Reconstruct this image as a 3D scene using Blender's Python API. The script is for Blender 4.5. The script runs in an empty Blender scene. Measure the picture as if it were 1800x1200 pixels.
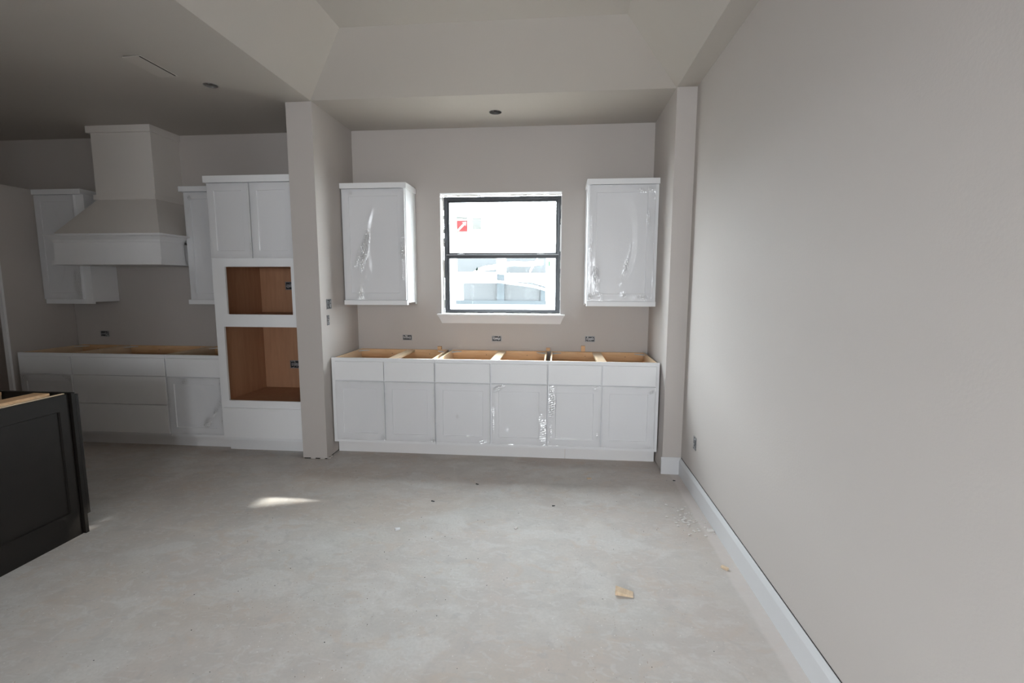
import bpy, bmesh, math, random
from mathutils import Vector, noise
R = random.Random(7)
S = bpy.context.scene
COL = S.collection

# ------------------------------------------------------------ camera
cam = bpy.data.cameras.new('camera')
cam.sensor_fit = 'HORIZONTAL'; cam.sensor_width = 36.0
cam.lens = 846.8 / 1800 * 36.0
cam.clip_start = 0.05
camo = bpy.data.objects.new('camera', cam); COL.objects.link(camo)
from mathutils import Matrix
YAW, PITCH, ROLL = math.radians(5.2736), math.radians(6.8589), math.radians(-0.1174)
fw = Vector((-math.sin(YAW)*math.cos(PITCH), math.cos(YAW)*math.cos(PITCH), -math.sin(PITCH)))
rt = Vector((math.cos(YAW), math.sin(YAW), 0))
up = rt.cross(fw)
rt2 = rt*math.cos(ROLL) - up*math.sin(ROLL)
up2 = rt*math.sin(ROLL) + up*math.cos(ROLL)
m = Matrix(((rt2.x, up2.x, -fw.x), (rt2.y, up2.y, -fw.y), (rt2.z, up2.z, -fw.z)))
camo.matrix_world = Matrix.Translation((0, 0, 1.5233)) @ m.to_4x4()
S.camera = camo

# ------------------------------------------------------------ light
W = bpy.data.worlds.new('sky'); S.world = W; W.use_nodes = True
wn = W.node_tree.nodes; wl = W.node_tree.links
bg = wn['Background']; bg.inputs['Color'].default_value = (0.90, 0.955, 1.0, 1); bg.inputs['Strength'].default_value = 40.5
sun = bpy.data.lights.new('sun', 'SUN'); sun.energy = 11.0; sun.angle = math.radians(1.2); sun.color = (1, 0.96, 0.88)
suno = bpy.data.objects.new('sun', sun); COL.objects.link(suno)
suno.rotation_euler = (-Vector((0.95, 1.0, 0.98))).to_track_quat('-Z', 'Y').to_euler()
REAR_Y = -4.0
# unseen rear windows behind the camera, split in three to spread the film glints (x ranges; z0, z1)
RWX = ((-1.75, -1.30), (-0.88, -0.42), (0.0, 0.45)); RWZ = (1.08, 2.15)
# window added in an unseen side wall to brighten the right wall (y0, y1, z0, z1); the wall stands at x = JX and returns left at y = JY
LW = (-2.5, -1.5, 0.45, 1.50)
JX, JY = -1.95, -0.9
def portal(name, x0, x1, z0, z1, y, rz):
    a = bpy.data.lights.new(name, 'AREA'); a.shape = 'RECTANGLE'; a.size = x1-x0; a.size_y = z1-z0
    a.cycles.is_portal = True
    o = bpy.data.objects.new(name, a); COL.objects.link(o)
    o.location = ((x0+x1)/2, y, (z0+z1)/2); o.rotation_euler = (math.radians(90), 0, rz)
for a_, b_ in RWX: portal('portal_rear', a_, b_, RWZ[0], RWZ[1], REAR_Y-0.14, 0)
pl = bpy.data.lights.new('portal_left', 'AREA'); pl.shape = 'RECTANGLE'; pl.size = LW[1]-LW[0]; pl.size_y = LW[3]-LW[2]; pl.cycles.is_portal = True
plo = bpy.data.objects.new('portal_left', pl); COL.objects.link(plo); plo.location = (JX-0.14, (LW[0]+LW[1])/2, (LW[2]+LW[3])/2)
plo.rotation_euler = (math.radians(90), 0, math.radians(-90))
portal('portal_nook', -1.16, 0.08, 1.19, 2.41, 4.80, math.pi)
S.view_settings.view_transform = 'Standard'; S.view_settings.look = 'None'
S.view_settings.exposure = 0.0; S.view_settings.gamma = 1.0; S.view_settings.use_curve_mapping = False
S.cycles.max_bounces = 10; S.cycles.diffuse_bounces = 6; S.cycles.transparent_max_bounces = 16
S.cycles.sample_clamp_indirect = 6.0; S.cycles.use_denoising = True
S.cycles.caustics_reflective = False; S.cycles.caustics_refractive = False

# ------------------------------------------------------------ key planes (metres, camera at x=y=0)
YB = 4.637; XL = -1.972; XP = -2.190; YP = 3.881; XR = 0.865; XW = 1.012; YS = 3.845; ZC = 2.963
XFAR = -6.15

# ------------------------------------------------------------ materials
def mat(name):
    m = bpy.data.materials.new(name); m.use_nodes = True
    return m, m.node_tree.nodes, m.node_tree.links, m.node_tree.nodes['Principled BSDF']
def simple(name, c, rough=0.5, spec=0.5, var=0.03, scale=6.0, bump=0.0, bscale=200.0, metal=0.0):
    m, n, l, b = mat(name)
    tc = n.new('ShaderNodeTexCoord'); nz = n.new('ShaderNodeTexNoise'); nz.inputs['Scale'].default_value = scale
    nz.inputs['Detail'].default_value = 4
    l.new(tc.outputs['Object'], nz.inputs['Vector'])
    mr = n.new('ShaderNodeMapRange'); mr.inputs['To Min'].default_value = 1-var; mr.inputs['To Max'].default_value = 1+var
    l.new(nz.outputs['Fac'], mr.inputs['Value'])
    vm = n.new('ShaderNodeVectorMath'); vm.operation = 'SCALE'; vm.inputs[0].default_value = c
    l.new(mr.outputs[0], vm.inputs['Scale']); l.new(vm.outputs[0], b.inputs['Base Color'])
    b.inputs['Roughness'].default_value = rough; b.inputs['Specular IOR Level'].default_value = spec
    b.inputs['Metallic'].default_value = metal
    if bump > 0:
        n2 = n.new('ShaderNodeTexNoise'); n2.inputs['Scale'].default_value = bscale; n2.inputs['Detail'].default_value = 3
        l.new(tc.outputs['Object'], n2.inputs['Vector'])
        bp = n.new('ShaderNodeBump'); bp.inputs['Strength'].default_value = bump; bp.inputs['Distance'].default_value = 0.002
        l.new(n2.outputs['Fac'], bp.inputs['Height']); l.new(bp.outputs[0], b.inputs['Normal'])
    return m
M = {}
M['wall'] = simple('greige_wall_paint', (0.497, 0.463, 0.440), 0.75, 0.25, 0.02, 1.5, 0.25, 90)
M['ceiling'] = simple('greige_ceiling_paint', (0.46, 0.428, 0.392), 0.85, 0.2, 0.02, 1.0, 0.3, 70)
M['white'] = simple('white_cabinet_enamel', (0.81, 0.815, 0.83), 0.35, 0.45, 0.01, 3)
M['trimwhite'] = simple('white_trim_enamel', (0.79, 0.79, 0.80), 0.4, 0.4, 0.015, 4)
M['baseboard'] = simple('baseboard_enamel', (0.62, 0.625, 0.64), 0.4, 0.4, 0.015, 4)
M['black'] = simple('charcoal_window_frame', (0.018, 0.021, 0.027), 0.4, 0.5, 0.1, 20)
M['dark'] = simple('dark_stained_wood', (0.011, 0.009, 0.0075), 0.5, 0.22, 0.25, 12)
M['hood'] = simple('hood_primer_paint', (0.70, 0.665, 0.63), 0.6, 0.3, 0.02, 3)
M['gap'] = simple('shadow_gap', (0.03, 0.025, 0.022), 0.9, 0.1)
M['foam'] = simple('pale_window_foam', (0.70, 0.69, 0.65), 0.9, 0.1, 0.05, 60, 0.5, 120)
M['plaster'] = simple('drywall_debris', (0.68, 0.655, 0.63), 0.9, 0.1, 0.1, 80)
M['boxmetal'] = simple('galvanised_box', (0.30, 0.30, 0.31), 0.45, 0.5, 0.4, 90, 0.6, 160, 0.4)
M['boxdark'] = simple('dark_box_inside', (0.03, 0.032, 0.035), 0.6, 0.3, 0.4, 80)
M['wire'] = simple('white_device', (0.5, 0.5, 0.5), 0.5, 0.4)
M['plastic'] = simple('milky_plastic', (0.62, 0.60, 0.60), 0.5, 0.4)
M['can'] = simple('grey_can_metal', (0.22, 0.21, 0.20), 0.4, 0.5, 0.3, 40, 0.5, 40, 0.3)
M['ext_white'] = simple('outside_white', (0.80, 0.82, 0.84), 0.8, 0.2)
M['ext_blue'] = simple('outside_blue_wrap', (0.028, 0.034, 0.038), 0.8, 0.2, 0.15, 1.5)
M['ext_pale'] = simple('outside_pale_wrap', (0.0365, 0.0395, 0.0415), 0.8, 0.2, 0.04, 2.5)
M['ext_ground'] = simple('outside_ground', (0.33, 0.31, 0.28), 0.95, 0.1, 0.15, 2)
M['sticker_red'] = simple('red_sticker', (0.80, 0.06, 0.07), 0.6, 0.2)
M['sticker_white'] = simple('white_sticker', (0.85, 0.85, 0.84), 0.6, 0.2)
M['ink'] = simple('grey_ink', (0.10, 0.14, 0.15), 0.6, 0.2)
def backlit(name, c, t):
    # paper or tape on the glass: diffuse face, a little light seeps through from behind
    m = simple(name, c, 0.7, 0.1); n = m.node_tree.nodes; l = m.node_tree.links
    tr = n.new('ShaderNodeBsdfTransparent'); tr.inputs['Color'].default_value = (*t, 1)
    ad = n.new('ShaderNodeAddShader'); l.new(n['Principled BSDF'].outputs[0], ad.inputs[0]); l.new(tr.outputs[0], ad.inputs[1])
    l.new(ad.outputs[0], n['Material Output'].inputs[0]); return m
M['sticker_red'] = backlit('red_sticker', (0.12, 0.01, 0.012), (0.87, 0.52, 0.53))
M['sticker_white'] = backlit('white_sticker', (0.70, 0.70, 0.69), (0.128, 0.132, 0.130))
M['ink'] = backlit('grey_ink', (0.04, 0.05, 0.05), (0.55, 0.62, 0.62))
M['green'] = backlit('green_tape', (0.04, 0.30, 0.12), (0.095, 0.150, 0.120))
M['darkgreen'] = simple('dark_leaf_scrap', (0.03, 0.07, 0.06), 0.6, 0.2)

def wood(name, c1, c2, scale=(2, 2, 2), rough=0.55, axis='X'):
    m, n, l, b = mat(name)
    tc = n.new('ShaderNodeTexCoord'); mp = n.new('ShaderNodeMapping'); mp.inputs['Scale'].default_value = scale
    l.new(tc.outputs['Object'], mp.inputs['Vector'])
    nz = n.new('ShaderNodeTexNoise'); nz.inputs['Scale'].default_value = 3; nz.inputs['Detail'].default_value = 8
    nz.inputs['Distortion'].default_value = 0.6
    l.new(mp.outputs[0], nz.inputs['Vector'])
    cr = n.new('ShaderNodeValToRGB'); cr.color_ramp.elements[0].position = 0.3; cr.color_ramp.elements[1].position = 0.7
    cr.color_ramp.elements[0].color = (*c1, 1); cr.color_ramp.elements[1].color = (*c2, 1)
    l.new(nz.outputs['Fac'], cr.inputs['Fac']); l.new(cr.outputs[0], b.inputs['Base Color'])
    b.inputs['Roughness'].default_value = rough; b.inputs['Specular IOR Level'].default_value = 0.35
    return m
M['maple'] = wood('maple_veneer', (0.40, 0.215, 0.125), (0.47, 0.265, 0.155), (9, 9, 1))
M['pine'] = wood('raw_pine', (0.60, 0.35, 0.18), (0.74, 0.50, 0.29), (1.5, 14, 14))
M['ply'] = wood('raw_plywood', (0.66, 0.50, 0.34), (0.74, 0.58, 0.41), (3, 1.5, 10))
M['chip'] = wood('wood_scrap', (0.60, 0.45, 0.30), (0.74, 0.59, 0.43), (30, 8, 8))

def thin_fresnel(n, l, ior):
    # thin sheets reflect alike from both sides
    fr = n.new('ShaderNodeFresnel'); g = n.new('ShaderNodeNewGeometry'); mr = n.new('ShaderNodeMapRange')
    mr.inputs['To Min'].default_value = ior; mr.inputs['To Max'].default_value = 1/ior
    l.new(g.outputs['Backfacing'], mr.inputs['Value']); l.new(mr.outputs[0], fr.inputs['IOR'])
    return fr
# film over doors: clear plastic, crinkled where the mesh attribute says so
def film_mat():
    m = bpy.data.materials.new('clear_protective_film'); m.use_nodes = True
    n = m.node_tree.nodes; l = m.node_tree.links; n.clear()
    out = n.new('ShaderNodeOutputMaterial'); mx = n.new('ShaderNodeMixShader')
    tr = n.new('ShaderNodeBsdfTransparent'); tr.inputs['Color'].default_value = (0.995, 0.995, 1.0, 1)
    gl = n.new('ShaderNodeBsdfGlossy'); gl.inputs['Roughness'].default_value = 0.15
    tc = n.new('ShaderNodeTexCoord'); nz = n.new('ShaderNodeTexNoise'); nz.inputs['Scale'].default_value = 38
    nz.inputs['Detail'].default_value = 5; nz.inputs['Distortion'].default_value = 1.2
    mp = n.new('ShaderNodeMapping'); mp.inputs['Scale'].default_value = (1.6, 1, 0.7)
    l.new(tc.outputs['Object'], mp.inputs['Vector']); l.new(mp.outputs[0], nz.inputs['Vector'])
    at = n.new('ShaderNodeAttribute'); at.attribute_name = 'crinkle'
    ml = n.new('ShaderNodeMath'); ml.operation = 'MULTIPLY'
    l.new(nz.outputs['Fac'], ml.inputs[0]); l.new(at.outputs['Fac'], ml.inputs[1])
    bp = n.new('ShaderNodeBump'); bp.inputs['Strength'].default_value = 1.0; bp.inputs['Distance'].default_value = 0.006
    l.new(ml.outputs[0], bp.inputs['Height']); l.new(bp.outputs[0], gl.inputs['Normal'])
    fr = thin_fresnel(n, l, 1.52)
    l.new(bp.outputs[0], fr.inputs['Normal'])
    # bunched film lies in several layers; its reflection is boosted further for stronger glints
    bo = n.new('ShaderNodeMath'); bo.operation = 'MULTIPLY_ADD'; bo.inputs[1].default_value = 6.0; bo.inputs[2].default_value = 1.0
    l.new(at.outputs['Fac'], bo.inputs[0])
    m2 = n.new('ShaderNodeMath'); m2.operation = 'MULTIPLY'; m2.use_clamp = True
    l.new(fr.outputs[0], m2.inputs[0]); l.new(bo.outputs[0], m2.inputs[1])
    l.new(m2.outputs[0], mx.inputs[0]); l.new(tr.outputs[0], mx.inputs[1]); l.new(gl.outputs[0], mx.inputs[2])
    l.new(mx.outputs[0], out.inputs[0])
    return m
M['film'] = film_mat()
def glass_mat():
    m = bpy.data.materials.new('window_glass'); m.use_nodes = True
    n = m.node_tree.nodes; l = m.node_tree.links; n.clear()
    out = n.new('ShaderNodeOutputMaterial'); mx = n.new('ShaderNodeMixShader')
    tr = n.new('ShaderNodeBsdfTransparent'); tr.inputs['Color'].default_value = (0.90, 0.92, 0.92, 1)
    gl = n.new('ShaderNodeBsdfGlossy'); gl.inputs['Roughness'].default_value = 0.02
    fr = thin_fresnel(n, l, 1.06)
    l.new(fr.outputs[0], mx.inputs[0]); l.new(tr.outputs[0], mx.inputs[1]); l.new(gl.outputs[0], mx.inputs[2])
    l.new(mx.outputs[0], out.inputs[0])
    return m
M['glass'] = glass_mat()

def floor_mat():
    m, n, l, b = mat('bare_concrete_slab')
    tc = n.new('ShaderNodeTexCoord')
    def nz(scale, detail=5, dist=0.0, sc=(1, 1, 1), off=(0, 0, 0), rot=0.0):
        mp = n.new('ShaderNodeMapping'); mp.inputs['Scale'].default_value = sc; mp.inputs['Location'].default_value = off
        mp.inputs['Rotation'].default_value = (0, 0, rot)
        l.new(tc.outputs['Object'], mp.inputs['Vector'])
        t = n.new('ShaderNodeTexNoise'); t.inputs['Scale'].default_value = scale; t.inputs['Detail'].default_value = detail
        t.inputs['Distortion'].default_value = dist; l.new(mp.outputs[0], t.inputs['Vector'])
        return t.outputs['Fac']
    def ramp(src, a, bb):
        r = n.new('ShaderNodeMapRange'); r.inputs['From Min'].default_value = a; r.inputs['From Max'].default_value = bb
        r.interpolation_type = 'SMOOTHSTEP'; l.new(src, r.inputs['Value']); return r.outputs[0]
    def mixc(fac, c1, c2):
        x = n.new('ShaderNodeMix'); x.data_type = 'RGBA'
        if isinstance(c1, tuple): x.inputs['A'].default_value = (*c1, 1)
        else: l.new(c1, x.inputs['A'])
        if isinstance(c2, tuple): x.inputs['B'].default_value = (*c2, 1)
        else: l.new(c2, x.inputs['B'])
        l.new(fac, x.inputs['Factor']); return x.outputs['Result']
    def mul(a, bb):
        x = n.new('ShaderNodeMath'); x.operation = 'MULTIPLY'; l.new(a, x.inputs[0])
        if isinstance(bb, float): x.inputs[1].default_value = bb
        else: l.new(bb, x.inputs[1])
        return x.outputs[0]
    base = mixc(ramp(nz(1.3, 8, 0.5), 0.32, 0.68), (0.555, 0.50, 0.465), (0.585, 0.57, 0.545))
    base = mixc(mul(ramp(nz(7.0, 8, 0.4, (1, 1, 1), (2, 8, 0)), 0.38, 0.60), 0.45), base, (0.49, 0.47, 0.455))
    base = mixc(mul(ramp(nz(2.6, 9, 0.7, (1, 1.5, 1), (3, 1, 0), 0.5), 0.50, 0.62), 0.45), base, (0.66, 0.65, 0.635))   # pale trowel smears
    base = mixc(mul(ramp(nz(3.7, 6, 1.0, (1, 1, 1), (9, 2, 0)), 0.60, 0.72), 0.25), base, (0.50, 0.47, 0.465))
    base = mixc(mul(ramp(nz(0.9, 3, 0.5, (1, 1.4, 1), (5.2, 4.0, 0)), 0.50, 0.68), 0.42), base, (0.54, 0.455, 0.385))       # tan stains
    base = mixc(mul(ramp(nz(5.5, 9, 1.2, (1, 1.3, 1), (4, 6, 0)), 0.56, 0.66), 0.40), base, (0.56, 0.47, 0.40))        # small rusty patches
    base = mixc(mul(ramp(nz(9.0, 9, 1.8, (1, 2.0, 1), (7, 3, 0), 0.8), 0.54, 0.62), 0.35), base, (0.64, 0.635, 0.625))    # fine trowel marks
    base = mixc(mul(ramp(nz(14.0, 8, 0.8, (1, 1, 1), (1, 9, 0)), 0.58, 0.68), 0.30), base, (0.42, 0.41, 0.41))
    base = mixc(mul(ramp(nz(70.0, 4, 0.0), 0.40, 0.62), 0.22), base, (0.47, 0.45, 0.43))                                  # grain
    # brown speckle clusters
    v = n.new('ShaderNodeTexVoronoi'); v.inputs['Scale'].default_value = 75; l.new(tc.outputs['Object'], v.inputs['Vector'])
    sp = n.new('ShaderNodeMapRange'); sp.inputs['From Min'].default_value = 0.12; sp.inputs['From Max'].default_value = 0.22
    sp.inputs['To Min'].default_value = 1; sp.inputs['To Max'].default_value = 0; l.new(v.outputs['Distance'], sp.inputs['Value'])
    rgb = n.new('ShaderNodeSeparateColor'); l.new(v.outputs['Color'], rgb.inputs[0])
    pick = ramp(rgb.outputs[0], 0.84, 0.87)
    clus = ramp(nz(1.6, 3, 0.3, (1, 1, 1), (1.3, 7.7, 0)), 0.44, 0.58)
    base = mixc(mul(mul(mul(sp.outputs[0], pick), clus), 0.7), base, (0.30, 0.20, 0.13))
    # white speckles
    v2 = n.new('ShaderNodeTexVoronoi'); v2.inputs['Scale'].default_value = 38; l.new(tc.outputs['Object'], v2.inputs['Vector'])
    sp2 = n.new('ShaderNodeMapRange'); sp2.inputs['From Min'].default_value = 0.06; sp2.inputs['From Max'].default_value = 0.13
    sp2.inputs['To Min'].default_value = 1; sp2.inputs['To Max'].default_value = 0; l.new(v2.outputs['Distance'], sp2.inputs['Value'])
    rgb2 = n.new('ShaderNodeSeparateColor'); l.new(v2.outputs['Color'], rgb2.inputs[0])
    base = mixc(mul(mul(sp2.outputs[0], ramp(rgb2.outputs[1], 0.6, 0.65)), 0.7), base, (0.80, 0.78, 0.75))
    # pale overspray strip along the right baseboard, browner band beside it
    sx = n.new('ShaderNodeSeparateXYZ'); l.new(tc.outputs['Object'], sx.inputs[0])
    w = n.new('ShaderNodeMath'); w.operation = 'MULTIPLY_ADD'; w.inputs[1].default_value = 0.05; l.new(nz(3.0, 3), w.inputs[0]); l.new(sx.outputs['X'], w.inputs[2])
    base = mixc(mul(ramp(w.outputs[0], 0.50, 0.93), 0.35), base, (0.50, 0.445, 0.41))
    base = mixc(mul(ramp(w.outputs[0], 0.935, 0.96), 0.55), base, (0.66, 0.61, 0.585))
    l.new(base, b.inputs['Base Color'])
    rr = n.new('ShaderNodeMapRange'); rr.inputs['To Min'].default_value = 0.55; rr.inputs['To Max'].default_value = 0.8
    l.new(nz(4, 4), rr.inputs['Value']); l.new(rr.outputs[0], b.inputs['Roughness'])
    b.inputs['Specular IOR Level'].default_value = 0.25
    bp = n.new('ShaderNodeBump'); bp.inputs['Strength'].default_value = 0.35; bp.inputs['Distance'].default_value = 0.003
    l.new(nz(26, 6, 0.6), bp.inputs['Height']); l.new(bp.outputs[0], b.inputs['Normal'])
    return m
M['floor'] = floor_mat()

# ------------------------------------------------------------ helpers
ORG = {}
def tag(o, label=None, cat=None, group=None, kind=None):
    if label: o['label'] = label
    if cat: o['category'] = cat
    if group: o['group'] = group
    if kind: o['kind'] = kind
    return o
def thing(name, loc, label, cat, group=None):
    o = bpy.data.objects.new(name, None); COL.objects.link(o); o.location = loc; o.empty_display_size = 0.1
    ORG[o] = Vector(loc)
    return tag(o, label, cat, group)
def emit(name, bm, mt, parent=None, loc=None, bevel=0.0, smooth=False):
    if bevel > 0:
        bmesh.ops.bevel(bm, geom=bm.edges[:], offset=bevel, segments=1, affect='EDGES', clamp_overlap=True)
    bmesh.ops.recalc_face_normals(bm, faces=bm.faces[:])
    org = ORG.get(parent, Vector((0, 0, 0))) if parent is not None else Vector(loc or (0, 0, 0))
    bmesh.ops.translate(bm, verts=bm.verts[:], vec=-org)
    me = bpy.data.meshes.new(name); bm.to_mesh(me); bm.free()
    if smooth:
        for p in me.polygons: p.use_smooth = True
    me.materials.append(M[mt])
    o = bpy.data.objects.new(name, me); COL.objects.link(o)
    if parent is not None:
        o.parent = parent; ORG[o] = org
    else:
        o.location = org; ORG[o] = org
    return o
def addbox(bm, x0, x1, y0, y1, z0, z1, rot=None):
    g = bmesh.ops.create_cube(bm, size=1.0)['verts']
    c = Vector(((x0+x1)/2, (y0+y1)/2, (z0+z1)/2)); s = Vector((abs(x1-x0), abs(y1-y0), abs(z1-z0)))
    for v in g:
        p = Vector((v.co.x*s.x, v.co.y*s.y, v.co.z*s.z))
        if rot is not None: p = rot @ p
        v.co = p + c
    return g
def box(name, mt, b, parent=None, bevel=0.0, loc=None, rot=None):
    bm = bmesh.new(); addbox(bm, *b, rot=rot); return emit(name, bm, mt, parent, loc, bevel)
def boxes(name, mt, bs, parent=None, bevel=0.0, loc=None):
    bm = bmesh.new()
    for b in bs: addbox(bm, *b)
    return emit(name, bm, mt, parent, loc, bevel)
def prism_loop(bm, rings, close=True):
    """rings: list of equal-length vertex loops joined in order, ends capped"""
    vs = [[bm.verts.new(p) for p in r] for r in rings]
    n = len(vs[0])
    for a, b in zip(vs, vs[1:]):
        for i in range(n):
            bm.faces.new((a[i], a[(i+1) % n], b[(i+1) % n], b[i]))
    if close:
        bm.faces.new(vs[0]); bm.faces.new(vs[-1])
def struct(o): o['kind'] = 'structure'; return o

# ------------------------------------------------------------ room shell
struct(box('floor', 'floor', (XFAR-0.2, XW+0.12, REAR_Y-0.2, YB+0.16, -0.12, 0.0)))
# back wall around the window opening
WX0, WX1, WZ0, WZ1 = -1.122, 0.037, 1.226, 2.376
wb = struct(boxes('wall_back', 'wall', [
    (XFAR-0.2, WX0, YB, YB+0.15, 0.0, ZC+0.45), (WX1, XW+0.12, YB, YB+0.15, 0.0, ZC+0.45),
    (WX0, WX1, YB, YB+0.15, 0.0, WZ0), (WX0, WX1, YB, YB+0.15, WZ1, ZC+0.45)]))
# pillar / wing wall left of the nook: drywall stops just above the slab
wp = struct(box('wall_nook_left', 'wall', (XP, XL, YP, YB, 0.010, ZC+0.05)))
box('shade_strip', 'gap', (XP+0.006, XL-0.006, YP+0.006, YB, 0.0, 0.010), wp)  # near-black strip paints the shade in the gap under the drywall
bm = bmesh.new()
for (x, y) in ((-2.10, YP), (-2.015, YP), (XL, YP+0.02), (XL, YP+0.06)):
    addbox(bm, x-0.02, x+0.02, y-0.006, y+0.008, 0, 0.012)
emit('plaster_drip', bm, 'wall', wp, bevel=0.003)
ws = struct(box('wall_nook_right', 'wall', (XR, XW+0.12, YS, YB, 0.008, ZC+0.05)))
box('shade_strip', 'gap', (XR+0.006, XW, YS+0.006, YB, 0.0, 0.008), ws)  # same dark strip for the shaded gap below this wall
struct(box('wall_right', 'wall', (XW, XW+0.12, REAR_Y, YS, 0.0, ZC+0.05)))
struct(box('wall_left', 'wall', (XFAR-0.12, XFAR, JY, YB, 0.0, ZC+0.05)))
# added walls behind the camera keep rear light off the kitchen; the side one has a window
struct(box('wall_added_return', 'wall', (XFAR, JX, JY-0.12, JY, 0.0, ZC+0.05)))
struct(boxes('wall_added_side', 'wall', [(JX-0.12, JX, REAR_Y, LW[0], 0.0, ZC+0.45), (JX-0.12, JX, LW[1], JY, 0.0, ZC+0.45),
    (JX-0.12, JX, LW[0], LW[1], 0.0, LW[2]), (JX-0.12, JX, LW[0], LW[1], LW[3], ZC+0.45)]))
xs = [JX] + [v for p in RWX for v in p] + [XW+0.12]
struct(boxes('wall_rear', 'wall', [(xs[i], xs[i+1], REAR_Y-0.12, REAR_Y, 0, ZC+0.45) for i in (0, 2, 4, 6)] +
    [(p[0], p[1], REAR_Y-0.12, REAR_Y, 0, RWZ[0]) for p in RWX] + [(p[0], p[1], REAR_Y-0.12, REAR_Y, RWZ[1], ZC+0.45) for p in RWX]))
# ceiling: flat lid with the tray opening and two can holes
TX0, TX1, TY0, TY1 = XL, XR, -1.0, 3.865
ZT = 3.27; TI = 0.455
CANS = [(-0.537, 4.25, 0.052), (-2.55, 3.515, 0.047)]
bm = bmesh.new()
def loop(pts, z):
    vs = [bm.verts.new((p[0], p[1], z)) for p in pts]
    for i in range(len(vs)): bm.edges.new((vs[i], vs[(i+1) % len(vs)]))
loop([(XFAR-0.1, REAR_Y-0.1), (XW+0.1, REAR_Y-0.1), (XW+0.1, YB+0.1), (XFAR-0.1, YB+0.1)], ZC)
loop([(TX0, TY0), (TX1, TY0), (TX1, TY1), (TX0, TY1)], ZC)
for (cx, cy, r) in CANS:
    loop([(cx+r*math.cos(t*math.pi/12), cy+r*math.sin(t*math.pi/12)) for t in range(24)], ZC)
bmesh.ops.triangle_fill(bm, edges=bm.edges[:], use_beauty=True)
ceil = struct(emit('ceiling', bm, 'ceiling'))
A = [(TX0, TY0, ZC), (TX1, TY0, ZC), (TX1, TY1, ZC), (TX0, TY1, ZC)]
B = [(TX0+TI, TY0+TI, ZT), (TX1-0.43, TY0+TI, ZT), (TX1-0.43, TY1-0.435, ZT), (TX0+TI, TY1-0.435, ZT)]
for i in range(4):
    bm = bmesh.new(); bm.faces.new([bm.verts.new(p) for p in (A[i], A[(i+1) % 4], B[(i+1) % 4], B[i])])
    emit('slope_panel', bm, 'ceiling', ceil)
bm = bmesh.new(); bm.faces.new([bm.verts.new(p) for p in B]); emit('tray_panel', bm, 'ceiling', ceil)
# recessed cans
def can_light(cx, cy, r, label):
    t = thing('downlight_can', (cx, cy, ZC), label, 'ceiling light', 'open recessed cans in the ceiling')
    bm = bmesh.new()
    rings = [[(cx+rr*math.cos(k*math.pi/12), cy+rr*math.sin(k*math.pi/12), z) for k in range(24)] for rr, z in
             ((r*1.0, ZC-0.0015), (r*0.98, ZC+0.012), (r*0.96, ZC+0.05))]
    prism_loop(bm, rings, False)
    top = [bm.verts.new((cx+r*0.96*math.cos(k*math.pi/12), cy+r*0.96*math.sin(k*math.pi/12), ZC+0.05)) for k in range(24)]
    bm.faces.new(top)
    emit('housing', bm, 'can', t)
    bm = bmesh.new()
    prev = None; rings = []
    for k in range(15):
        a = k*0.55; rad = r*0.55*(1-k*0.02)
        c = Vector((cx+rad*math.cos(a)*0.9, cy+rad*math.sin(a)*0.8, ZC+0.03-0.018*abs(math.sin(k*0.9))))
        rings.append([(c.x+0.004*math.cos(q*1.571), c.y, c.z+0.004*math.sin(q*1.571)) for q in range(4)])
    prism_loop(bm, rings); emit('cable', bm, 'boxmetal', t)
    bm = bmesh.new()
    prism_loop(bm, [[(cx+q*math.cos(k*math.pi/12), cy+q*math.sin(k*math.pi/12), z) for k in range(24)] for q, z in ((r*1.07, ZC-0.001), (r*1.05, ZC-0.003), (r*0.97, ZC-0.003), (r*0.96, ZC+0.004))], False)
    emit('rim', bm, 'can', t)
can_light(*CANS[0], 'open recessed can light in the ceiling above the window nook')
can_light(*CANS[1], 'open recessed can light in the dark kitchen ceiling left of the pillar')
# vent cover in the kitchen ceiling, one long edge hanging
t = thing('ceiling_vent', (-2.725, 3.18, ZC), 'narrow painted vent cover hanging slightly off the dark kitchen ceiling', 'vent')
bm = bmesh.new()
prism_loop(bm, [[(-2.787, y, ZC-0.014), (-2.663, y, ZC-0.005), (-2.663, y, ZC-0.001), (-2.787, y, ZC-0.006)] for y in (3.03, 3.335)])
emit('cover_plate', bm, 'ceiling', t)
boxes('neck', 'gap', [(-2.783, -2.667, 3.035, 3.33, ZC-0.006, ZC-0.0005)], t)

# baseboards with an eased top
def baseboard(name, x0, y0, x1, y1, nx, ny, h=0.138, th=0.016):
    bm = bmesh.new()
    prof = [(0, 0), (th, 0), (th, h-0.028), (th-0.003, h-0.020), (th-0.007, h-0.012), (0.004, h), (0, h)]
    rings = [[(x+nx*d, y+ny*d, z) for d, z in prof] for x, y in ((x0, y0), (x1, y1))]
    prism_loop(bm, rings); o = struct(emit(name, bm, 'baseboard')); return o
bbr = baseboard('baseboard_right', XW-0.002, REAR_Y, XW-0.002, YS-0.016, -1, 0)
box('caulk_gap', 'gap', (XW-0.003, XW-0.0005, REAR_Y, YS-0.016, 0.1375, 0.1405), bbr)
baseboard('baseboard_nook', XR-0.010, YS-0.001, XW-0.002, YS-0.001, 0, -1)
baseboard('baseboard_left', XFAR, JY, XFAR, 3.0, 1, 0)

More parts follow.
